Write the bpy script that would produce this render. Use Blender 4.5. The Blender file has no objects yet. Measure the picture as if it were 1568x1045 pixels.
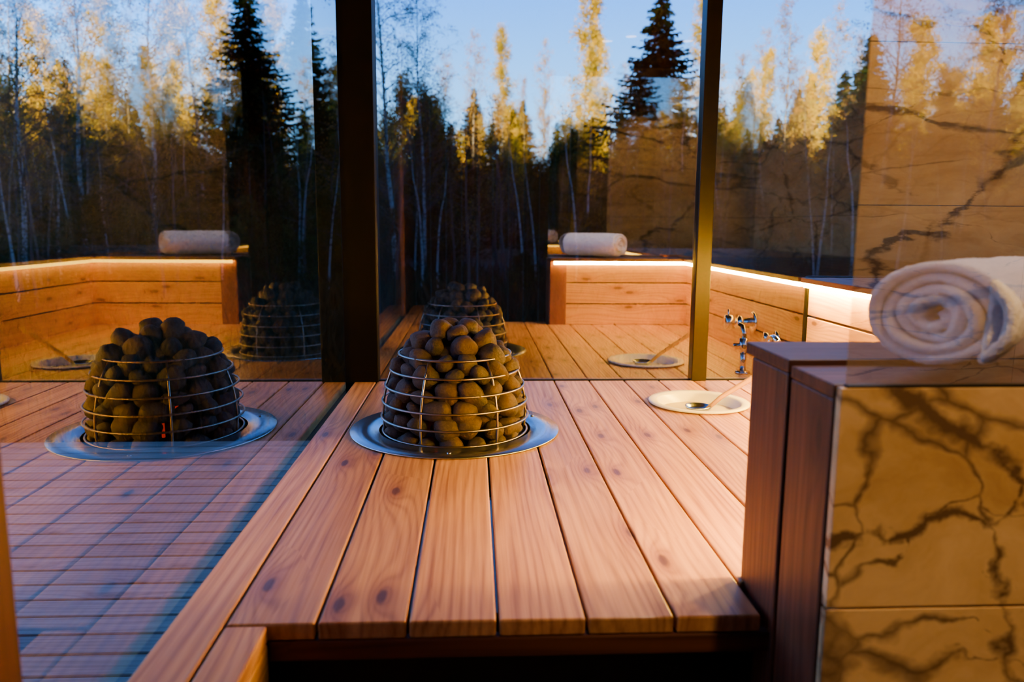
import bpy, bmesh, math, random
import numpy as np
from mathutils import Vector, Matrix, Euler, noise as mnoise
R = random.Random(7)
C = bpy.context.scene.collection

# ------------------------------------------------------------------ helpers
def link(ob, parent=None):
    C.objects.link(ob)
    if parent: ob.parent = parent
    return ob
def empty(name, loc=(0,0,0)):
    e = bpy.data.objects.new(name, None); e.location = loc; e.empty_display_size=.1
    return link(e)
def mesh_obj(name, V, F, mat=None, parent=None, smooth=False, gc=None):
    me = bpy.data.meshes.new(name); me.from_pydata([tuple(v) for v in V], [], F)
    if gc is not None:
        a = me.attributes.new('gc','FLOAT_VECTOR','POINT')
        a.data.foreach_set('vector', np.array(gc,dtype=np.float32).ravel())
    if mat: me.materials.append(mat)
    if smooth: me.polygons.foreach_set('use_smooth',[True]*len(me.polygons))
    me.update()
    return link(bpy.data.objects.new(name, me), parent)

def chamfer_box(lo, hi, b):
    lo=Vector(lo); hi=Vector(hi)
    bm = bmesh.new(); bmesh.ops.create_cube(bm, size=1)
    s = hi-lo; c=(hi+lo)/2
    for v in bm.verts: v.co = Vector((v.co.x*s.x, v.co.y*s.y, v.co.z*s.z))+c
    if b>0: bmesh.ops.bevel(bm, geom=bm.edges[:], offset=min(b,min(s)*.45), segments=2, affect='EDGES', profile=.5)
    bm.verts.index_update()
    V=[v.co.copy() for v in bm.verts]; F=[[v.index for v in f.verts] for f in bm.faces]
    bm.free(); return V,F

def wood_obj(name, boxes, mat, parent=None, bevel=.003, holes=()):
    """boxes: list of (lo,hi,axis); each board gets its own grain coordinates (attribute gc). holes: (x,y,r)"""
    V=[];F=[];G=[]
    for lo,hi,ax in boxes:
        v,f=chamfer_box(lo,hi,bevel)
        hs=[h for h in holes if lo[0]<h[0]+h[2] and hi[0]>h[0]-h[2] and lo[1]<h[1]+h[2] and hi[1]>h[1]-h[2]]
        if hs:
            tmp=mesh_obj('tmp',v,f)
            cs=[]
            for hx,hy,hr in hs:
                bpy.ops.mesh.primitive_cylinder_add(vertices=96,radius=hr,depth=.3,location=(hx,hy,(lo[2]+hi[2])/2)); c=bpy.context.object; cs.append(c)
                md=tmp.modifiers.new('b','BOOLEAN'); md.object=c; md.operation='DIFFERENCE'; md.solver='EXACT'
            dg=bpy.context.evaluated_depsgraph_get(); dg.update(); me=bpy.data.meshes.new_from_object(tmp.evaluated_get(dg))
            v=[q.co.copy() for q in me.vertices]; f=[list(p.vertices) for p in me.polygons]
            for c in cs+[tmp]: bpy.data.objects.remove(c)
        o=len(V)
        r=(R.uniform(0,50),R.uniform(0,50),R.uniform(0,50))
        c=(Vector(lo)+Vector(hi))/2
        oth=[i for i in range(3) if i!=ax]
        s=[hi[i]-lo[i] for i in oth]
        if s[0]<s[1]: oth=oth[::-1]
        for p in v:
            G.append((p[ax]+r[0], p[oth[0]]-c[oth[0]]+r[1], p[oth[1]]-c[oth[1]]+r[2]))
        V+=v; F+=[[i+o for i in q] for q in f]
    return mesh_obj(name,V,F,mat,parent,gc=G)

def lathe(name, prof, mat, parent=None, n=64, loc=(0,0,0), smooth=True, closed=False):
    V=[];F=[]
    for r,z in prof:
        for k in range(n):
            a=2*math.pi*k/n; V.append((r*math.cos(a)+loc[0], r*math.sin(a)+loc[1], z+loc[2]))
    m=len(prof)
    for i in range(m-1 if not closed else m):
        j=(i+1)%m
        for k in range(n):
            F.append((i*n+k, i*n+(k+1)%n, j*n+(k+1)%n, j*n+k))
    return mesh_obj(name,V,F,mat,parent,smooth)

def tube(pts, rad, n=10, closed=False):
    pts=[Vector(p) for p in pts]; m=len(pts); V=[];F=[]
    rads = rad if isinstance(rad,(list,tuple)) else [rad]*m
    prev=None
    for i,p in enumerate(pts):
        if closed: t=(pts[(i+1)%m]-pts[i-1])
        else: t=(pts[min(i+1,m-1)]-pts[max(i-1,0)])
        t.normalize()
        if prev is None:
            up=Vector((0,0,1)) if abs(t.z)<.9 else Vector((1,0,0))
            a=t.cross(up).normalized()
        else:
            a=(prev-t*prev.dot(t)).normalized()
        prev=a; b=t.cross(a)
        for k in range(n):
            an=2*math.pi*k/n
            V.append(p+(a*math.cos(an)+b*math.sin(an))*rads[i])
    for i in range(m if closed else m-1):
        j=(i+1)%m
        for k in range(n):
            F.append([i*n+k,i*n+(k+1)%n,j*n+(k+1)%n,j*n+k])
    if not closed:
        F.append(list(range(n))[::-1]); F.append([(m-1)*n+k for k in range(n)])
    return V,F
def merge(parts):
    V=[];F=[]
    for v,f in parts:
        o=len(V); V+=list(v); F+=[[i+o for i in q] for q in f]
    return V,F

# ------------------------------------------------------------------ materials
def newmat(name):
    m=bpy.data.materials.new(name); m.use_nodes=True; nt=m.node_tree; nt.nodes.clear()
    out=nt.nodes.new('ShaderNodeOutputMaterial'); return m,nt,out
def N(nt,t,**kw):
    n=nt.nodes.new(t)
    for k,v in kw.items(): setattr(n,k,v)
    return n
def mth(nt,op,a,b=None,c=None,clamp=False):
    n=nt.nodes.new('ShaderNodeMath'); n.operation=op; n.use_clamp=clamp
    for i,x in enumerate((a,b,c)):
        if x is None: continue
        if isinstance(x,(int,float)): n.inputs[i].default_value=x
        else: nt.links.new(x,n.inputs[i])
    return n.outputs[0]
def mixc(nt,f,a,b,blend='MIX'):
    n=nt.nodes.new('ShaderNodeMix'); n.data_type='RGBA'; n.blend_type=blend
    for s,x in ((n.inputs[0],f),(n.inputs[6],a),(n.inputs[7],b)):
        if isinstance(x,(int,float)): s.default_value=x
        elif isinstance(x,tuple): s.default_value=(*x[:3],1)
        else: nt.links.new(x,s)
    return n.outputs[2]
def maprange(nt,v,a,b,c=0,d=1,smooth=False):
    n=nt.nodes.new('ShaderNodeMapRange')
    if smooth: n.interpolation_type='SMOOTHSTEP'
    nt.links.new(v,n.inputs[0])
    for i,x in enumerate((a,b,c,d)): n.inputs[i+1].default_value=x
    return n.outputs[0]
def scaled(nt,vec,s):
    n=nt.nodes.new('ShaderNodeVectorMath'); n.operation='MULTIPLY'; nt.links.new(vec,n.inputs[0]); n.inputs[1].default_value=s
    return n.outputs[0]
def noise(nt,vec,scale,detail=3,rough=.5,dist=0):
    n=nt.nodes.new('ShaderNodeTexNoise'); nt.links.new(vec,n.inputs['Vector'])
    n.inputs['Scale'].default_value=scale; n.inputs['Detail'].default_value=detail
    n.inputs['Roughness'].default_value=rough; n.inputs['Distortion'].default_value=dist
    return n.outputs[0]
def bsdf(nt,out,**kw):
    b=nt.nodes.new('ShaderNodeBsdfPrincipled'); nt.links.new(b.outputs[0],out.inputs[0])
    for k,v in kw.items():
        s=b.inputs[k.replace('_',' ')]
        if isinstance(v,(int,float)): s.default_value=v
        elif isinstance(v,tuple): s.default_value=(*v[:3],1)
        else: nt.links.new(v,s)
    return b
def bump(nt,b,h,strength=.3,dist=.002):
    n=nt.nodes.new('ShaderNodeBump'); n.inputs['Strength'].default_value=strength; n.inputs['Distance'].default_value=dist
    nt.links.new(h,n.inputs['Height']); nt.links.new(n.outputs[0],b.inputs['Normal'])

def wood_mat(name, light, dark, knotc, rough=.42, knots=True, spec=.5):
    m,nt,out=newmat(name)
    at=N(nt,'ShaderNodeAttribute'); at.attribute_name='gc'; P=at.outputs['Vector']
    sep=N(nt,'ShaderNodeSeparateXYZ'); nt.links.new(P,sep.inputs[0])
    vor=N(nt,'ShaderNodeTexVoronoi'); vor.voronoi_dimensions='2D'; nt.links.new(scaled(nt,P,(2.6,7.5,0)),vor.inputs['Vector']); vor.inputs['Scale'].default_value=1
    vor.inputs['Randomness'].default_value=.9
    d=vor.outputs['Distance']; cs=N(nt,'ShaderNodeSeparateColor'); nt.links.new(vor.outputs['Color'],cs.inputs[0])
    has=mth(nt,'GREATER_THAN',cs.outputs[0],.45)
    infl=mth(nt,'MULTIPLY',mth(nt,'POWER',2.718,mth(nt,'MULTIPLY',d,-7.)),has)
    warp=noise(nt,scaled(nt,P,(.55,4,3)),1,2,.5)
    f=mth(nt,'ADD',mth(nt,'MULTIPLY',warp,4.2),mth(nt,'MULTIPLY',sep.outputs[1],18.))
    f=mth(nt,'ADD',f,mth(nt,'MULTIPLY',infl,1.6))
    band=mth(nt,'MULTIPLY_ADD',mth(nt,'SINE',mth(nt,'MULTIPLY',f,17.)),.5,.5)
    band=mth(nt,'POWER',band,2.2)
    fine=noise(nt,scaled(nt,P,(3,170,60)),1,4,.65)
    streak=noise(nt,scaled(nt,P,(1.2,38,20)),1,3,.6)
    blot=noise(nt,scaled(nt,P,(2.2,9,9)),1,3,.5)
    t=mth(nt,'ADD',mth(nt,'MULTIPLY',band,.17),mth(nt,'MULTIPLY',fine,.46))
    t=mth(nt,'ADD',t,mth(nt,'MULTIPLY',blot,.46))
    t=mth(nt,'ADD',t,mth(nt,'MULTIPLY',streak,.46))
    t=maprange(nt,t,.52,1.02)
    col=mixc(nt,t,light,dark)
    tone=noise(nt,scaled(nt,P,(.02,.35,.35)),3,0)
    hv=N(nt,'ShaderNodeHueSaturation'); nt.links.new(col,hv.inputs['Color']); nt.links.new(maprange(nt,tone,.3,.7,.74,1.26),hv.inputs['Value'])
    col=hv.outputs[0]
    if knots:
        kd=mth(nt,'ADD',d,mth(nt,'MULTIPLY',mth(nt,'SUBTRACT',noise(nt,scaled(nt,P,(30,60,30)),1),.5),.06))
        halo=mth(nt,'MULTIPLY',maprange(nt,d,.30,.05,0,.7,True),has)
        col=mixc(nt,halo,col,dark)
        k=mth(nt,'MULTIPLY',maprange(nt,kd,.09,.04,0,.85,True),has)
        col=mixc(nt,k,col,knotc)
    b=bsdf(nt,out,Base_Color=col,Roughness=maprange(nt,fine,.3,.7,rough-.06,rough+.1),Specular_IOR_Level=spec)
    bump(nt,b,fine,.35,.0012)
    return m

M_bench=wood_mat('larch_bench',(.64,.33,.115),(.22,.08,.022),(.05,.018,.009),.36)
M_wallw=wood_mat('larch_wall',(.82,.46,.06),(.44,.19,.02),(.10,.035,.010),.5,spec=.25)
M_post=wood_mat('thermo_wood_post',(.14,.044,.018),(.045,.014,.007),(.02,.008,.005),.45,spec=.35)
M_ceil=wood_mat('dark_ceiling_wood',(.08,.04,.025),(.04,.02,.012),(.02,.01,.01),.6)
M_deck=wood_mat('weathered_deck',(.42,.33,.28),(.15,.12,.11),(.06,.05,.05),.36)

def simple(name,col,rough=.5,metal=0,nscale=40,var=.15,bumps=0,**kw):
    m,nt,out=newmat(name)
    tc=N(nt,'ShaderNodeTexCoord'); n=noise(nt,tc.outputs['Object'],nscale,4)
    hv=N(nt,'ShaderNodeHueSaturation'); hv.inputs['Color'].default_value=(*col,1)
    nt.links.new(maprange(nt,n,.3,.7,1-var,1+var),hv.inputs['Value'])
    b=bsdf(nt,out,Base_Color=hv.outputs[0],Roughness=rough,Metallic=metal,**kw)
    if bumps: bump(nt,b,n,bumps,.004)
    return m
M_black=simple('black_frame',(.002,.002,.003),.5,0,Specular_IOR_Level=.06)
M_bronze=simple('bronze_frame',(.008,.007,.006),.3,0,Specular_IOR_Level=.2)
M_steel=simple('brushed_steel',(.42,.50,.60),.24,1,60,.05)
M_rod=simple('steel_rod',(.34,.29,.27),.30,1,60,.05)
M_chrome=simple('chrome',(.8,.8,.8),.08,1,10,.02)
M_white=simple('white_enamel',(.85,.82,.76),.25,0,8,.03)
M_towel=simple('towel_cotton',(.90,.86,.95),.95,0,260,.10,.8)
M_dark=simple('dark_interior',(.010,.008,.007),.8)
M_floor=simple('floor_tile_dark',(.05,.045,.04),.4)

def emis(name,col,s):
    m,nt,out=newmat(name); e=N(nt,'ShaderNodeEmission'); e.inputs[0].default_value=(*col,1); e.inputs[1].default_value=s
    nt.links.new(e.outputs[0],out.inputs[0]); return m
M_led=emis('led_strip_warm',(1,.52,.03),680)
M_glow=emis('heater_element_glow',(1,.04,.01),.8)
M_lamp=emis('added_spot_glow',(1,.72,.40),6)  # lens glow of the added ceiling spots

def glass(name,R0,tint=(1,1,1)):
    m,nt,out=newmat(name)
    lw=N(nt,'ShaderNodeLayerWeight'); lw.inputs[0].default_value=.5
    p=mth(nt,'POWER',lw.outputs['Facing'],5.)
    fac=mth(nt,'MULTIPLY_ADD',p,1-R0,R0)
    tr=N(nt,'ShaderNodeBsdfTransparent'); tr.inputs[0].default_value=(*tint,1)
    gl=N(nt,'ShaderNodeBsdfGlossy'); gl.inputs['Roughness'].default_value=0.0; gl.inputs[0].default_value=(1,1,1,1)
    mx=N(nt,'ShaderNodeMixShader'); nt.links.new(fac,mx.inputs[0]); nt.links.new(tr.outputs[0],mx.inputs[1]); nt.links.new(gl.outputs[0],mx.inputs[2])
    nt.links.new(mx.outputs[0],out.inputs[0]); return m
M_glassF=glass('glass_far',.42,(.94,.96,.97))
M_glassL=glass('glass_left',.30,(.94,.96,.97))
M_glassP=glass('glass_screen',.55,(.95,.93,.90))

def marble_mat(name,stretch,s1,w1,s2,w2,k1):
    m,nt,out=newmat(name)
    tc=N(nt,'ShaderNodeTexCoord'); P=scaled(nt,tc.outputs['Object'],stretch)
    w=N(nt,'ShaderNodeTexNoise'); nt.links.new(P,w.inputs['Vector']); w.inputs['Scale'].default_value=3.0; w.inputs['Detail'].default_value=5
    vm=N(nt,'ShaderNodeVectorMath'); vm.operation='MULTIPLY_ADD'; nt.links.new(w.outputs['Color'],vm.inputs[0]); vm.inputs[1].default_value=(.42,.2,.42); nt.links.new(P,vm.inputs[2])
    n1=noise(nt,P,11,5,.7)
    def veins(scale,lo,hi,seed):
        vo=N(nt,'ShaderNodeTexVoronoi'); vo.feature='DISTANCE_TO_EDGE'; nt.links.new(vm.outputs[0],vo.inputs['Vector']); vo.inputs['Scale'].default_value=scale
        wid=maprange(nt,noise(nt,P,seed,2),.40,.62,lo,hi)
        e=mth(nt,'MULTIPLY_ADD',mth(nt,'SUBTRACT',n1,.5),-.10,vo.outputs['Distance'])
        return mth(nt,'SUBTRACT',1,mth(nt,'DIVIDE',e,wid),None,True)
    v1=veins(s1,.008,w1,3.1); v2=veins(s2,.008,w2,4.3)
    v=mth(nt,'MAXIMUM',mth(nt,'MULTIPLY',v1,k1),v2)
    v=maprange(nt,v,.05,.85,0,.90)
    cl=noise(nt,vm.outputs[0],3.4,6,.7)
    base=mixc(nt,maprange(nt,cl,.3,.7),(.92,.66,.36),(.52,.30,.12))
    col=mixc(nt,v,base,(.085,.045,.028))
    bsdf(nt,out,Base_Color=col,Roughness=.25); return m
M_marble=marble_mat('brown_vein_marble',(1,1,1.2),5.0,.11,2.4,.055,.8)
M_marbleW=marble_mat('brown_vein_marble_wall',(.45,.45,1.5),2.6,.03,1.5,.05,.5)

# ------------------------------------------------------------------ dimensions
ZB=.5; ZL=.915; YG=2.99; XG=-.485; XW=1.33; YR=1.25; XR=.472; YF=1.115; YP=.945; YM=1.10; ZC=2.5
XE=2.6
BX,BY=.783,2.575; HX,HY=-.058,2.255

pl=[]
pl.append(((-.468,.1,ZB-.028),(-.386,YG-.012,ZB),1))
pl.append(((-.381,YF,ZB-.028),(-.247,YG-.012,ZB),1))
pl.append(((-.381,.1,ZB-.028),(-.318,YF-.004,ZB),1))
x=-.242
while x<XW+.1:
    x1=min(x+.1355,XW+.02)
    if x1-x<.03: break
    pl.append(((x,(YF if x<XR-.05 else YR-.02),ZB-.028),(x1,YG-.012,ZB),1)); x+=.1405
bench=empty('sauna_bench')
wood_obj('bench_planks',pl,M_bench,bench,.0035,holes=[(BX,BY,.150),(HX,HY,.236)])
wood_obj('front_fascia',[((-.318,YF-.002,ZB-.062),(XR,YF+.02,ZB-.029),0)],M_post,bench)
wood_obj('side_fascia',[((-.34,.1,ZB-.16),(-.318,YF-.004,ZB-.03),1),((-.34,.1,ZB-.32),(-.318,YF-.004,ZB-.165),1)],M_wallw,bench)
wood_obj('void_shade_panel',[((-.34,YF+.06,.0),(XR,YF+.08,ZB-.03),0)],M_dark,bench,0)  # near-black panel, shade of the open void put into its colour
wood_obj('outer_skirt',[((-.468,.1,0.0),(-.45,YG-.02,ZB-.03),1)],M_post,bench)

# ledge walls (backrest boxes with LED)
ledge=empty('backrest_ledge')
bx=[]
h=(ZL-.02-ZB)/3
for i in range(3):
    z0=ZB+i*h+.002; z1=ZB+(i+1)*h-.005
    bx.append(((XW,YR,z0),(XW+.025,YG-.015,z1),1))
    bx.append(((XR+.02,YR-.025,z0),(XW+.02,YR,z1),0))
wood_obj('ledge_cladding',bx,M_wallw,ledge,.003)
OV=.034
tops=[]
xx=XW-OV
while xx<XE-.02:
    tops.append(((xx,YR+OV if xx<XW+.1 else .97,ZL-.02),(min(xx+.138,XE-.01),YG-.012,ZL),1)); xx+=.142
tops.append(((XR-.003,YM+.003,ZL-.02),(XW-OV-.003,YR+OV-.002,ZL),0))
tops.append(((XR-.001,YP+.016,ZL-.026),(XW+.10,YM-.003,ZL-.008),0))
wood_obj('ledge_top_boards',tops,M_post,ledge,.002)
wood_obj('end_posts',[((XR-.003,YM+.003,0.0),(XR+.10,YR+.002,ZL-.0205),2),((XR-.001,YP+.016,0.0),(XR+.10,YM-.004,ZL-.0265),2)],M_post,ledge,.004)
wood_obj('ledge_core',[((XR+.11,YP+.03,0),(XW+.01,YR-.03,ZL-.04),0),((XW+.03,.97,0),(XE-.03,YG-.03,ZL-.03),1)],M_dark,ledge,0)
V,F=merge([chamfer_box((XW-.026,YR+.028,ZL-.038),(XW-.006,YG-.02,ZL-.0205),.001),chamfer_box((XR+.02,YR+.006,ZL-.038),(XW-.008,YR+.026,ZL-.0205),.001)])
mesh_obj('led_strip',V,F,M_led,ledge)

cl=empty('marble_reflection')  # solid slabs stand in for the marble reflection in the lower glass
parts=[]
for (a,b) in ((.0,.598),(.602,ZL-.010)):
    for (x0,x1) in ((XR+.002,1.30),(1.303,XE-.02)):
        parts.append(chamfer_box((x0,YP,a),(x1,YP+.014,b),.001))
V,F=merge(parts); mesh_obj('reflected_marble_slabs',V,F,M_marble,cl)

# ------------------------------------------------------------------ glazing
def window(name,parts,gmat,panes):
    e=empty(name)
    for nm,lo,hi,mt in parts:
        v,f=chamfer_box(lo,hi,.003)
        if mt is M_post: wood_obj(nm,[(lo,hi,2)],mt,e)
        else: mesh_obj(nm,v,f,mt,e)
    for i,(a,b,c,d) in enumerate(panes):
        mesh_obj('glass_pane_%d'%i,[a,b,c,d],[(0,1,2,3)],gmat,e)
    return e
window('window_1',[
  ('corner_post',(XG-.02,YG-.03,ZB-.3),(XG+.11,YG+.09,ZC),M_black),
  ('mullion',(.868,YG-.028,ZB),(.928,YG+.04,ZC),M_bronze),
  ('bottom_track',(XG+.1,YG-.010,ZB-.02),(XW,YG+.03,ZB+.004),M_black),
  ('wall_joint',(XW-.006,YG-.012,ZB),(XW+.010,YG+.02,ZL+.002),M_black),
  ('ledge_track',(XW,YG-.010,ZL-.01),(XE,YG+.03,ZL+.004),M_black)],
  M_glassF,[((XG+.1,YG,ZB),(XE,YG,ZB),(XE,YG,ZC),(XG+.1,YG,ZC))])
window('window_2',[
  ('near_frame',(XG-.05,.70,0),(XG+.012,.765,ZC),M_post)],
  M_glassL,[((XG,.76,ZB-.03),(XG,YG-.02,ZB-.03),(XG,YG-.02,ZC),(XG,.76,ZC))])
window('glass_partition',[('ledge_channel',(XR+.01,YP+.001,ZL-.010),(XE,YP+.013,ZL-.006),M_bronze)],
  M_glassP,[((XR+.01,YP+.007,ZL-.008),(XE,YP+.007,ZL-.008),(XE,YP+.007,ZC),(XR+.01,YP+.007,ZC))])

# ------------------------------------------------------------------ room shell
YB=-1.0
def boards_wall(name,x0,x1,y0,y1,z0,z1,step,mat,along='x'):
    b=[]
    if along=='x':
        t=x0
        while t<x1-.01: b.append(((t,y0,z0),(min(t+step-.005,x1),y1,z1),2)); t+=step
    else:
        t=y0
        while t<y1-.01: b.append(((x0,t,z0),(x1,min(t+step-.005,y1),z1),2)); t+=step
    return wood_obj(name,b,mat)
boards_wall('wall_back',-.53,1.20,YB-.03,YB,0,ZC,.14,M_post)
parts=[]
zz=0
while zz<ZC:
    for (a,b) in ((1.205,2.15),(2.153,XE)): parts.append(chamfer_box((a,YB-.02,zz),(b,YB,min(zz+.597,ZC)),.001))
    zz+=.6
V,F=merge(parts); mesh_obj('wall_back_marble',V,F,M_marbleW)
boards_wall('wall_left',-.56,-.53,YB,.70,0,ZC,.14,M_post,'y')
parts=[]
zz=0
while zz<ZC:
    for (a,b) in ((YB,.6),(.603,YG)): parts.append(chamfer_box((XE,a,zz),(XE+.02,b,min(zz+.597,ZC)),.001))
    zz+=.6
V,F=merge(parts); mesh_obj('wall_right',V,F,M_marbleW)
cb=[]; t=-2.1  # boards run on under the added overhang left of the glass
while t<XE+.3: cb.append(((t,YB-.1,ZC),(t+.115,YG+.35,ZC+.03),1)); t+=.12
wood_obj('ceiling',cb,M_ceil)
v,f=chamfer_box((-.47,YB,-.05),(XE,YG+.0,0),0); mesh_obj('floor',v,f,M_floor)
v,f=chamfer_box((-2.2,YB-.2,ZC+.031),(XE+.4,YG+.4,ZC+.25),.01); mesh_obj('roof',v,f,M_black)  # part over the deck is an unseen overhang, added to dim the sky light

def added_spot(x,y,power,size=1.2,tgt=None,col=(1,.66,.34),blend=.6):  # unseen ceiling spot with fixture, added to brighten one target
    e=empty('added_spot',(x,y,ZC-.005))
    lathe('trim_ring',[(.045,0),(.055,-.006),(.052,-.010),(.040,-.006)],M_steel,e,32,closed=True)
    lathe('lens',[(.0005,-.003),(.041,-.003)],M_lamp,e,32)
    l=bpy.data.lights.new('lamp','SPOT'); l.energy=power; l.spot_size=size; l.spot_blend=blend; l.color=col; l.shadow_soft_size=.04
    o=bpy.data.objects.new('lamp',l); link(o,e); o.location=(0,0,-.03)
    if tgt is not None:
        d=Vector(tgt)-Vector((x,y,ZC-.03)); o.rotation_euler=d.to_track_quat('-Z','Y').to_euler()
added_spot(1.6,.05,80,1.05,(1.66,YB,1.40),(1,.60,.20),.5)  # added to brighten the back marble mirrored in the partition
added_spot(1.0,.0,115,.95,(.98,YP,.5),(1,.60,.22))  # added to brighten the slabs below the ledge
added_spot(1.15,1.75,110,.62,(.80,1.12,.97),(1,.82,.72),.6)  # added to brighten the towel and ledge top

# ------------------------------------------------------------------ heater
heater=empty('sauna_heater',(HX,HY,ZB))
lathe('flange',[(.228,.001),(.312,.001),(.314,.004),(.312,.0065),(.228,.0065),(.226,.004)],M_steel,heater,96,closed=True)
lathe('pit',[(.236,.0),(.236,-.14),(.001,-.14)],M_dark,heater,64)
sc=[]
for a in (-92,28,148):
    an=math.radians(a); c=(math.cos(an)*.275,math.sin(an)*.275,.0065)
    sc.append(tube([c,(c[0],c[1],c[2]+.003)],.006,12))
V,F=merge(sc); mesh_obj('flange_screws',V,F,M_chrome,heater,True)
rings=[(.216,.005),(.219,.05),(.216,.097),(.207,.143),(.191,.19),(.166,.236)]
parts=[]
for r,z in rings:
    parts.append(tube([(r*math.cos(2*math.pi*k/72),r*math.sin(2*math.pi*k/72),z) for k in range(72)],.0034,8,True))
for k in range(6):
    a=math.radians(-115+60*k)
    parts.append(tube([((r-.005)*math.cos(a),(r-.005)*math.sin(a),z) for r,z in [(.212,-.05)]+rings],.0034,8))
V,F=merge(parts); mesh_obj('cage',V,F,M_rod,heater,True)
def prof_r(z):
    zs=[-.08,.0,.1,.143,.19,.236,.29,.34]; rs=[.214,.217,.215,.207,.192,.170,.132,.06]
    return float(np.interp(z,zs,rs))
def stone(c,s,rot):
    bm=bmesh.new(); bmesh.ops.create_icosphere(bm,subdivisions=3,radius=1)
    off=Vector((R.uniform(0,99),R.uniform(0,99),R.uniform(0,99)))
    V=[]
    for v in bm.verts:
        p=v.co.copy(); n=mnoise.noise(p*1.1+off)*.28+mnoise.noise(p*2.6+off)*.09
        p=p*(1+n); p=Vector((math.copysign(abs(p.x)**.82,p.x)*s[0],math.copysign(abs(p.y)**.82,p.y)*s[1],math.copysign(abs(p.z)**.82,p.z)*s[2]))
        V.append(rot@p+Vector(c))
    F=[[v.index for v in f.verts] for f in bm.faces]; bm.free(); return V,F
parts=[]
def add_ring(rad,z,n,sz,ph):
    for k in range(n):
        a=ph+2*math.pi*(k+R.uniform(-.16,.16))/n
        q=sz*R.uniform(.78,1.14)
        s=(q*R.uniform(.9,1.3),q*R.uniform(.8,1.0),q*R.uniform(.68,1.0))
        rot=Euler((R.uniform(-.6,.6),R.uniform(-1.0,1.0),a+math.pi/2+R.uniform(-.5,.5))).to_matrix()
        rr=rad+R.uniform(-.006,.004)
        parts.append(stone((rr*math.cos(a),rr*math.sin(a),z+R.uniform(-.010,.010)),s,rot))
lv=[-.055,-.005,.044,.092,.139,.186,.231]
for i,z in enumerate(lv):
    rr=prof_r(z)-.035
    n=int(2*math.pi*rr/.068); add_ring(rr,z,n,.0350,i*.31)
    if z>-.02: add_ring(rr-.066,z+.01,max(5,int(2*math.pi*(rr-.066)/.072)),.036,i*.5)
add_ring(.092,.266,8,.036,.2); add_ring(.035,.272,3,.037,.9); add_ring(.045,.298,4,.034,.4)
V,F=merge(parts)
def stone_mat():
    m,nt,out=newmat('olivine_stone'); tc=N(nt,'ShaderNodeTexCoord'); P=tc.outputs['Object']
    a=noise(nt,P,11,2); b_=noise(nt,P,130,5,.7)
    col=mixc(nt,maprange(nt,a,.38,.62),(.014,.016,.030),(.042,.026,.026))
    col=mixc(nt,maprange(nt,b_,.45,.9),col,(.10,.075,.085))
    b=bsdf(nt,out,Base_Color=col,Roughness=.6,Specular_IOR_Level=.25); bump(nt,b,b_,.7,.005); return m
mesh_obj('stones',V,F,stone_mat(),heater,True)
parts=[]
for a,z in ((-122,.085),(-108,.05)):
    an=math.radians(a); parts.append(tube([(.150*math.cos(an),.150*math.sin(an),z-.03),(.158*math.cos(an),.158*math.sin(an),z+.03)],.005,8))
V,F=merge(parts); mesh_obj('heating_elements',V,F,M_glow,heater,True)

# ------------------------------------------------------------------ bowl + ladle
bowl=empty('water_bowl',(BX,BY,ZB))
lathe('bowl_shell',[(.001,-.10),(.06,-.10),(.11,-.075),(.138,-.03),(.146,.0),(.150,.004),(.172,.004),(.174,.008),(.170,.011),(.150,.010),(.141,.004),(.132,-.03),(.105,-.068),(.06,-.09),(.001,-.092)],M_white,bowl,80)
m,nt,out=newmat('bowl_water'); bsdf(nt,out,Base_Color=(.7,.62,.46),Roughness=.05)
lathe('water_surface',[(.001,-.025),(.132,-.025)],m,bowl,64)
ladle=empty('sauna_ladle',(BX,BY,ZB))
pts=[(.02,-.03,-.015),(.07,-.03,.03),(.13,-.035,.07),(.20,-.04,.115),(.25,-.045,.145)]
V,F=tube(pts,[.007,.008,.009,.010,.008],10); mesh_obj('handle',V,F,M_wallw,ladle,True)
lathe('cup',[(.001,-.002),(.03,.001),(.042,.010),(.045,.02),(.042,.02),(.038,.012),(.028,.004),(.001,.002)],M_steel,ladle,32,loc=(-.01,-.03,-.02))

# ------------------------------------------------------------------ taps
tap=empty('wall_valve',(XW,2.43,.665))
def xlathe(name,prof,mat,parent,n=32,loc=(0,0,0)):
    o=lathe(name,prof,mat,parent,n); o.rotation_euler=(0,-math.pi/2,0); o.location=loc; return o
xlathe('escutcheon',[(.001,0),(.050,0),(.050,.008),(.042,.012),(.001,.012)],M_chrome,tap)
xlathe('valve_body',[(.022,.010),(.022,.055),(.030,.058),(.030,.075),(.020,.078),(.018,.095),(.031,.098),(.035,.11),(.035,.135),(.030,.142),(.001,.142)],M_chrome,tap)
V,F=tube([(-.12,0,.01),(-.125,0,.06)],.006,10); mesh_obj('lever',V,F,M_chrome,tap,True)
tap2=empty('wall_valve',(XW,2.72,.63))
xlathe('escutcheon',[(.001,0),(.032,0),(.032,.008),(.001,.010)],M_chrome,tap2)
xlathe('knob',[(.014,.008),(.014,.03),(.024,.034),(.026,.06),(.001,.064)],M_chrome,tap2)
sp=empty('deck_faucet',(1.13,2.86,ZB))
lathe('base',[(.001,.012),(.028,.012),(.032,.008),(.032,0),(.001,0)],M_chrome,sp,32)
V,F=tube([(0,0,.01),(0,0,.10)],.013,16); mesh_obj('stem',V,F,M_chrome,sp,True)
V,F=merge([tube([(0,0,.09),(0,0,.15)],.019,16),tube([(0,0,.15),(0,0,.175),(.0,-.02,.195),(0,-.06,.20),(0,-.10,.19)],.011,14),tube([(-.045,0,.12),(.06,0,.12)],.009,12)])
mesh_obj('spout_and_handles',V,F,M_chrome,sp,True)

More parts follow.
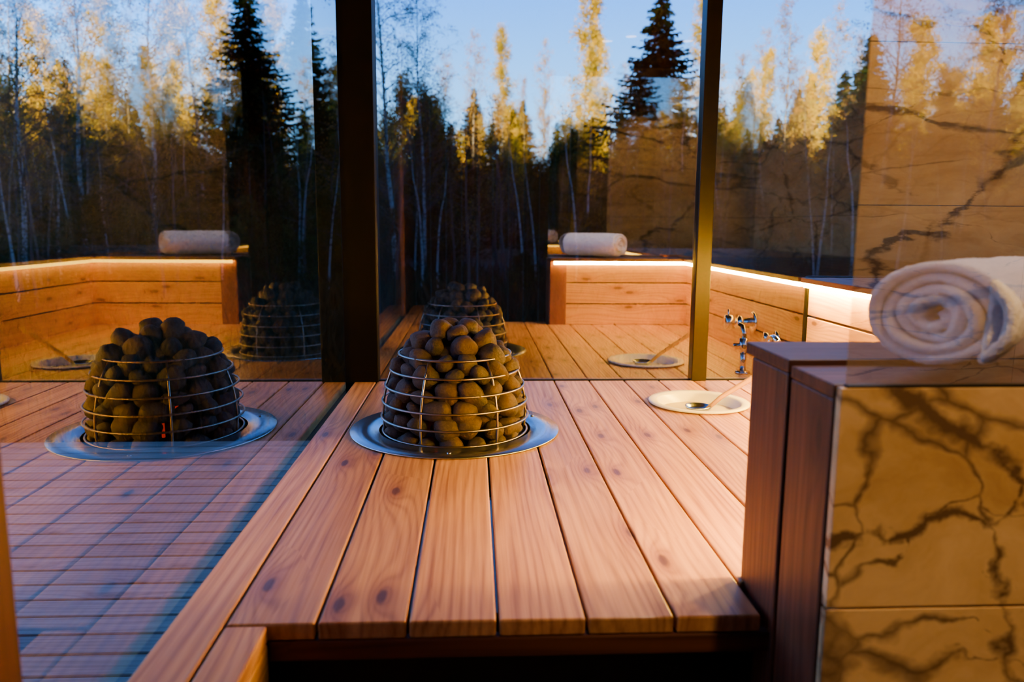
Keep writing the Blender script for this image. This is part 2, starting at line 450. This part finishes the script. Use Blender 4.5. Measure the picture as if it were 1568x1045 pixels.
# ------------------------------------------------------------------ towel roll
def towel(name,loc,ang,L=.36,r1=.084):
    turns=4.3; n=200; th=.0080; V=[];F=[]
    tv=[]
    for i in range(n):
        u=i/(n-1); a=u*turns*2*math.pi; r=.010+(r1-.010)*u
        tv.append((a,r))
    sec=[]
    for k in range(9): q=-math.pi/2+math.pi*k/8; sec.append((L/2-th+math.cos(q)*th*1.1, math.sin(q)))
    for k in range(1,14): sec.append((L/2-th-(L-2*th)*k/14,1))
    for k in range(9): q=math.pi/2+math.pi*k/8; sec.append((-L/2+th+math.cos(q)*th*1.1, math.sin(q)))
    for k in range(1,14): sec.append((-L/2+th+(L-2*th)*k/14,-1))
    K=len(sec)
    for i,(a,r) in enumerate(tv):
        u=i/(n-1); en=.006*math.sin(a*.7+1)+.004*math.sin(a*2.3)
        tt=th*(1.0 if 0<i<n-1 else .3)
        for (l,s) in sec:
            rr=r+s*tt+.003*mnoise.noise(Vector((l*14,a*1.3,3)))
            px=rr*math.cos(a+2.2)*1.12; pz=rr*math.sin(a+2.2)*.88
            V.append((l+(en if abs(l)>L/2-.02 else 0), px, pz))
    for i in range(n-1):
        for k in range(K): F.append([i*K+k,i*K+(k+1)%K,(i+1)*K+(k+1)%K,(i+1)*K+k])
    F.append(list(range(K))[::-1]); F.append([(n-1)*K+k for k in range(K)])
    o=mesh_obj(name,V,F,M_towel,None,True)
    tx=bpy.data.textures.new('terry','CLOUDS'); tx.noise_scale=.006
    sb=o.modifiers.new('s','SUBSURF'); sb.levels=1; sb.render_levels=1
    d=o.modifiers.new('d','DISPLACE'); d.texture=tx; d.strength=.005; d.mid_level=.5
    o.location=loc; o.rotation_euler=(0,0,ang); return o
towel('rolled_towel',(.765,1.112,ZL+.077),math.radians(37))

# ------------------------------------------------------------------ exterior deck
db=[]; y=.2
while y<3.9:
    db.append(((-6.0,y,-.03),(-.475,y+.090,0),0)); y+=.1
wood_obj('outdoor_deck',db,M_deck)

# ------------------------------------------------------------------ terrain
def hgt(x,y):
    z=-.12
    if y<-8:
        u=min(1,(-8-y)/14); z+=13*u*u*(3-2*u)  # unseen hill behind the camera, added to keep low sun off the lower trees
    if y>40:
        u=min(1,(y-40)/45); z+=7*u*u*(3-2*u)
    if y>4: z+=.25*mnoise.noise(Vector((x*.15,y*.15,0)))
    return z
V=[];F=[];nx,ny=90,90
for j in range(ny):
    for i in range(nx):
        x=-90+180*i/(nx-1); yy=-40+150*j/(ny-1); V.append((x,yy,hgt(x,yy)))
for j in range(ny-1):
    for i in range(nx-1):
        a=j*nx+i; F.append((a,a+1,a+nx+1,a+nx))
M_ground=simple('forest_floor',(.014,.014,.006),.95,0,3,.5,.5)
mesh_obj('ground',V,F,M_ground,None,True)

# ------------------------------------------------------------------ trees
def leafmat(name,c1,c2,trans=.25):
    m,nt,out=newmat(name); g=N(nt,'ShaderNodeNewGeometry'); oi=N(nt,'ShaderNodeObjectInfo')
    n=noise(nt,g.outputs['Position'],2.5,3)
    col=mixc(nt,maprange(nt,n,.35,.65),c1,c2)
    hv=N(nt,'ShaderNodeHueSaturation'); nt.links.new(col,hv.inputs['Color']); nt.links.new(maprange(nt,oi.outputs['Random'],0,1,.7,1.25),hv.inputs['Value'])
    d=N(nt,'ShaderNodeBsdfDiffuse'); nt.links.new(hv.outputs[0],d.inputs[0])
    t=N(nt,'ShaderNodeBsdfTranslucent'); nt.links.new(hv.outputs[0],t.inputs[0])
    mx=N(nt,'ShaderNodeMixShader'); mx.inputs[0].default_value=trans; nt.links.new(d.outputs[0],mx.inputs[1]); nt.links.new(t.outputs[0],mx.inputs[2]); nt.links.new(mx.outputs[0],out.inputs[0])
    return m
L_gold=leafmat('birch_leaf_gold',(.72,.46,.010),(.32,.29,.020))
L_green=leafmat('alder_leaf_olive',(.022,.034,.008),(.080,.070,.012),.1)  # olive darkened so the undergrowth carries forest shade in its colour
L_rust=leafmat('aspen_leaf_rust',(.42,.22,.035),(.34,.26,.06))
L_brown=leafmat('late_leaf_brown',(.09,.055,.015),(.16,.11,.02))
L_spruce=leafmat('spruce_needles',(.006,.016,.007),(.012,.028,.009),.05)
def barkmat(name,a,b):
    m,nt,out=newmat(name); tc=N(nt,'ShaderNodeTexCoord'); n=noise(nt,scaled(nt,tc.outputs['Object'],(3,3,9)),1.2,4,.7)
    bsdf(nt,out,Base_Color=mixc(nt,maprange(nt,n,.52,.62),a,b),Roughness=.8); return m
B_birch=barkmat('birch_bark',(.28,.25,.23),(.05,.04,.04)); B_dark=barkmat('dark_bark',(.04,.028,.022),(.02,.015,.012))

def finish_tree(name,V,F,cuts,mats):
    me=bpy.data.meshes.new(name); me.from_pydata([tuple(v) for v in V],[],F)
    for m in mats: me.materials.append(m)
    mi=np.zeros(len(F),dtype=np.int32)
    for k,c in enumerate(cuts): mi[c:]=k+1
    me.polygons.foreach_set('material_index',mi); me.update(); return me
def make_broad(name,H,leaf,bark,nbr,nleaf,lsz,seed,spread=.22,start=.3,lean=0,clump=.012,ntwig=5):
    r=random.Random(seed); parts=[]; segs=[]
    tp=[];px=py=0
    for i in range(9):
        u=i/8; tp.append((px+lean*H*u*u,py,H*u)); px+=r.uniform(-.02,.02)*H*.5; py+=r.uniform(-.02,.02)*H*.5
    trunk=tube(tp,[.0085*H*(1-.93*i/8) for i in range(9)],7)
    def at(u):
        f=u*8; i=min(7,int(f)); return Vector(tp[i]).lerp(Vector(tp[i+1]),f-i)
    for b in range(nbr):
        u=start+(1-start)*(b+r.random())/nbr*.98; a=r.uniform(0,6.283); p=at(u)
        ln=H*spread*(1.15-u)*r.uniform(.6,1.2)+.25
        d=Vector((math.cos(a),math.sin(a),r.uniform(.5,1.5))).normalized()
        pts=[p]
        for s in range(4):
            d=(d+Vector((r.uniform(-.25,.25),r.uniform(-.25,.25),r.uniform(-.25,.15)))).normalized(); pts.append(pts[-1]+d*ln/4)
        rb=.0028*H*(1.15-u); parts.append(tube(pts,[rb*(1-.2*i) for i in range(5)],4))
        for s in range(ntwig):
            q=pts[1+s%4].lerp(pts[min(4,2+s%4)],r.random()); dd=(d+Vector((r.uniform(-1,1),r.uniform(-1,1),r.uniform(-.7,.5)))).normalized()
            tl=ln*r.uniform(.2,.45); e1=q+dd*tl*.5; e2=e1+(dd+Vector((0,0,-.5))).normalized()*tl*.5
            parts.append(tube([q,e1,e2],[rb*.35,rb*.25,rb*.12],3)); segs.append((q,e1,e2))
    V,F=merge([trunk]+parts); n0=len(trunk[1]); nb=len(F)
    V=list(V)
    for k in range(nleaf):
        q,e1,e2=r.choice(segs); t=r.random(); p=q.lerp(e1,t*2) if t<.5 else e1.lerp(e2,t*2-1)
        p=p+Vector((r.gauss(0,clump*H),r.gauss(0,clump*H),r.gauss(0,clump*H)))
        a=Vector((r.gauss(0,1),r.gauss(0,1),r.gauss(0,1))).normalized(); b=a.cross(Vector((r.gauss(0,1),r.gauss(0,1),r.gauss(0,1)))).normalized()
        s=lsz*r.uniform(.6,1.3); o=len(V); V+=[p-a*s,p+b*s*.7,p+a*s,p-b*s*.7]; F.append([o,o+1,o+2,o+3])
    return finish_tree(name,V,F,[n0,nb],[bark,B_dark,leaf])
def make_spruce(name,H,seed,W=.3):
    r=random.Random(seed); parts=[tube([(0,0,0),(0,0,H*.5),(0,0,H)],[.014*H,.009*H,.002*H],7)]
    V,F=merge(parts); nb=len(F); V=list(V)
    nl=62
    for i in range(nl):
        u=.04+.955*(i/nl)**.92; z=H*u; ln=H*W*(1.0-u)**.85*r.uniform(.75,1.1)+.12; nbr=17 if u<.8 else 11
        for k in range(nbr):
            a=r.uniform(0,6.283); l=ln*r.uniform(.5,1.15); ca,sa=math.cos(a),math.sin(a)
            nq=max(4,int(l/.08)); z0=z+r.uniform(-.09,.09)
            for s in range(nq):
                t=(s+r.random())/nq; x=l*t; dz=-.40*l*t+.30*l*t*t*t
                p=Vector((ca*x,sa*x,z0+dz)); w=.27*(1.15-t*.65)
                for sd in (-1,1):
                    d=Vector((ca*.7-sd*sa,sa*.7+sd*ca,r.uniform(-1.2,-.1))).normalized()
                    q=p+d*w*r.uniform(.6,1.5); n=Vector((ca,sa,0))*.07
                    o=len(V); V+=[p-n,q,p+n]; F.append([o,o+1,o+2])
    return finish_tree(name,V,F,[nb],[B_dark,L_spruce])

gold=[make_broad('birch_gold_%d'%i,10,L_gold,B_birch,60,13000,.045,20+i,.17,.28,clump=.013) for i in range(3)]
rust=[make_broad('aspen_%d'%i,10,L_rust,B_birch,60,4200,.036,40+i,.17,.28,clump=.011) for i in range(2)]
olive=[make_broad('alder_%d'%i,8,L_green,B_dark,60,9000,.06,60+i,.30,.08,clump=.02) for i in range(2)]
sparse=[make_broad('birch_sparse_%d'%i,10,L_brown,B_birch,80,11000,.025,80+i,.28,.2,lean=.12*(i-.5),ntwig=9,clump=.008) for i in range(2)]
sapl=[make_broad('sapling_%d'%i,6,L_brown,B_birch if i==0 else B_dark,22,350,.03,110+i,.16,.35,lean=.1*(i-1),clump=.02) for i in range(3)]
spr=[make_spruce('spruce_%d'%i,10,90+i,.38) for i in range(2)]

CX0=725.; HZ=346.; FD=1170.
def ray_place(xd,depth,topd=None):
    X=(xd-CX0)/FD*depth; H=(HZ-topd)/FD*depth+1.11 if topd is not None else None
    return X,depth,H
def plant(name,me,baseH,X,Y,H,parent=None,wide=1.0):
    o=bpy.data.objects.new(name,me); link(o,parent); z=hgt(X,Y)-.05
    o.location=(X,Y,z); s=(H-z)/baseH; o.scale=(s*wide,s*wide,s); o.rotation_euler=(0,0,R.uniform(0,6.28)); return o
forest=empty('forest')
key={(1000,21),(1322,27),(400,20),(478,24),(890,30),(1062,38)}
trees=[
 ('s',1000,21,10,1.1),('s',1322,27,55,.9),('s',400,20,-20,.85),('s',478,24,5,.7),('s',690,33,195,.8),('s',848,34,190,.7),('s',1075,34,150,.7),('s',1185,36,180,.7),('s',250,26,90,.8),('s',1440,30,120,.8),
 ('g',890,30,8,.75),('g',770,40,66,.6),('g',905,44,70,.6),('g',1062,38,25,.7),('g',350,30,10,.9),('g',30,22,60,1.1),('g',1235,40,60,.7),('g',1520,26,30,1.1),('g',100,34,50,1),('g',200,38,30,.9),('g',1400,38,40,1),('g',-60,26,30,1),('g',300,34,30,.8),('g',1165,38,90,.6),('g',440,32,30,.8),
 ('r',725,44,70,.7),('r',828,42,80,.6),('r',1160,40,60,.7),('r',1195,36,10,.7),('r',1270,42,20,.7),('r',1130,46,90,.7),('r',160,30,0,1),('r',290,40,20,1),('r',680,46,100,.7),('r',800,48,130,.6),('r',950,48,110,.7),('r',1480,42,40,1),('r',1300,36,60,.7),('r',60,30,-10,1),
 ('b',605,14,-70,.9),('b',650,16,-10,.8),('b',1355,18,-40,1),('b',60,13,-80,1),('b',150,15,-60,1),('b',1500,17,-30,1),('b',-20,16,-60,1),('b',250,18,-40,1),('b',330,22,-20,1),
]
names={'s':('spruce_tree',spr,10),'g':('birch_tree',gold,10),'r':('aspen_tree',rust,10),'b':('sparse_birch_tree',sparse,10)}
for k,xd,dp,tp,wd in trees:
    X,Y,H=ray_place(xd,dp,tp); nm,ms,bh=names[k]; plant(nm,R.choice(ms),bh,X,Y,H,None if (xd,dp) in key else forest,wd)
for i in range(120):
    Y=R.uniform(14,34); xd=R.uniform(-150,1700); X=(xd-CX0)/FD*Y
    plant('alder_shrub',R.choice(olive),8,X,Y,R.uniform(2.4,4.2)*Y/24,forest,1.1)
for i in range(60):
    Y=R.uniform(9,16); xd=R.uniform(-150,1700); X=(xd-CX0)/FD*Y
    plant('low_shrub',R.choice(olive),8,X,Y,R.uniform(.6,1.5),forest,1.3)
for i in range(120):
    Y=R.uniform(8,22); xd=R.uniform(-150,1700); X=(xd-CX0)/FD*Y
    plant('sapling',R.choice(sapl),6,X,Y,(346-R.uniform(150,250))/FD*Y+1.1,forest,1)
for i in range(150):
    Y=R.uniform(30,70); xd=R.uniform(-150,1700); X=(xd-CX0)/FD*Y
    k=R.choice('ssoogr'); H=R.uniform(140,215)
    if xd<560 or xd>1100: H=R.uniform(100,200)
    H=(346-H)/FD*Y+1.1
    me,bh,nm={'s':(R.choice(spr),10,'spruce'),'o':(R.choice(olive),8,'alder'),'g':(R.choice(gold),10,'birch'),'r':(R.choice(rust),10,'aspen')}[k]
    plant(nm+'_far',me,bh,X,Y,H,forest,.8)
V=[];F=[]
for i in range(26000):
    Y=3.9+14*R.random()**1.4; X=(R.uniform(-250,1750)-CX0)/FD*Y
    if Y<4.3 and X>-6: Y+=.4
    z=hgt(X,Y); hh=R.uniform(.18,.55); a=R.uniform(0,6.28); w=.008; l=R.uniform(.05,.25)
    ca,sa=math.cos(a),math.sin(a); o=len(V)
    V+=[(X-sa*w,Y+ca*w,z-.02),(X+sa*w,Y-ca*w,z-.02),(X+ca*l*.4+sa*w*.7,Y+sa*l*.4-ca*w*.7,z+hh*.6),(X+ca*l,Y+sa*l,z+hh),(X+ca*l*.4-sa*w*.7,Y+sa*l*.4+ca*w*.7,z+hh*.6)]
    F.append([o,o+1,o+2,o+3,o+4])
mesh_obj('meadow_grass',V,F,leafmat('dry_grass',(.035,.034,.012),(.07,.055,.025),.2))

# ------------------------------------------------------------------ sky + sun
w=bpy.data.worlds.new('World'); bpy.context.scene.world=w; w.use_nodes=True; nt=w.node_tree; nt.nodes.clear()
out=nt.nodes.new('ShaderNodeOutputWorld'); bg=nt.nodes.new('ShaderNodeBackground'); nt.links.new(bg.outputs[0],out.inputs[0])
tc=nt.nodes.new('ShaderNodeTexCoord'); sp_=nt.nodes.new('ShaderNodeSeparateXYZ'); nt.links.new(tc.outputs['Generated'],sp_.inputs[0])
cr=nt.nodes.new('ShaderNodeValToRGB'); nt.links.new(sp_.outputs[2],cr.inputs[0])
cr.color_ramp.elements[0].color=(.36,.70,1.0,1); cr.color_ramp.elements[1].color=(.010,.030,.09,1)
for p,c in ((.12,(.17,.53,1.0)),(.27,(.04,.29,.98)),(.45,(.02,.09,.30))):
    e=cr.color_ramp.elements.new(p); e.color=(*c,1)
cn=noise(nt,scaled(nt,tc.outputs['Generated'],(1,1,4)),3.2,6,.6)
col=mixc(nt,maprange(nt,cn,.64,.8,0,.4),cr.outputs[0],(.95,.85,.88))
nt.links.new(col,bg.inputs[0]); bg.inputs[1].default_value=5.6
s=bpy.data.lights.new('sun','SUN'); s.energy=36; s.color=(1,.72,.26); s.angle=.01
so=bpy.data.objects.new('sun',s); link(so); el=math.radians(8)
d=Vector((.45,1,0)).normalized()*math.cos(el); d.z=-math.sin(el)
so.rotation_euler=d.to_track_quat('-Z','Y').to_euler(); so.location=(0,-30,30)

# ------------------------------------------------------------------ camera
cam=bpy.data.cameras.new('camera'); co=bpy.data.objects.new('camera',cam); link(co)
cam.sensor_width=36; cam.lens=36*1170/1568; cam.clip_start=.02; cam.clip_end=500
pitch=math.atan(176.5/1170); yaw=math.atan(59/1170*math.cos(pitch))
m=Matrix.Rotation(-yaw,4,'Z')@Matrix.Rotation(math.pi/2-pitch,4,'X')@Matrix.Rotation(math.radians(.4),4,'Z')
co.matrix_world=Matrix.Translation((0,0,1.11))@m
cam.dof.use_dof=True; cam.dof.focus_distance=2.2; cam.dof.aperture_fstop=3.2
bpy.context.scene.camera=co
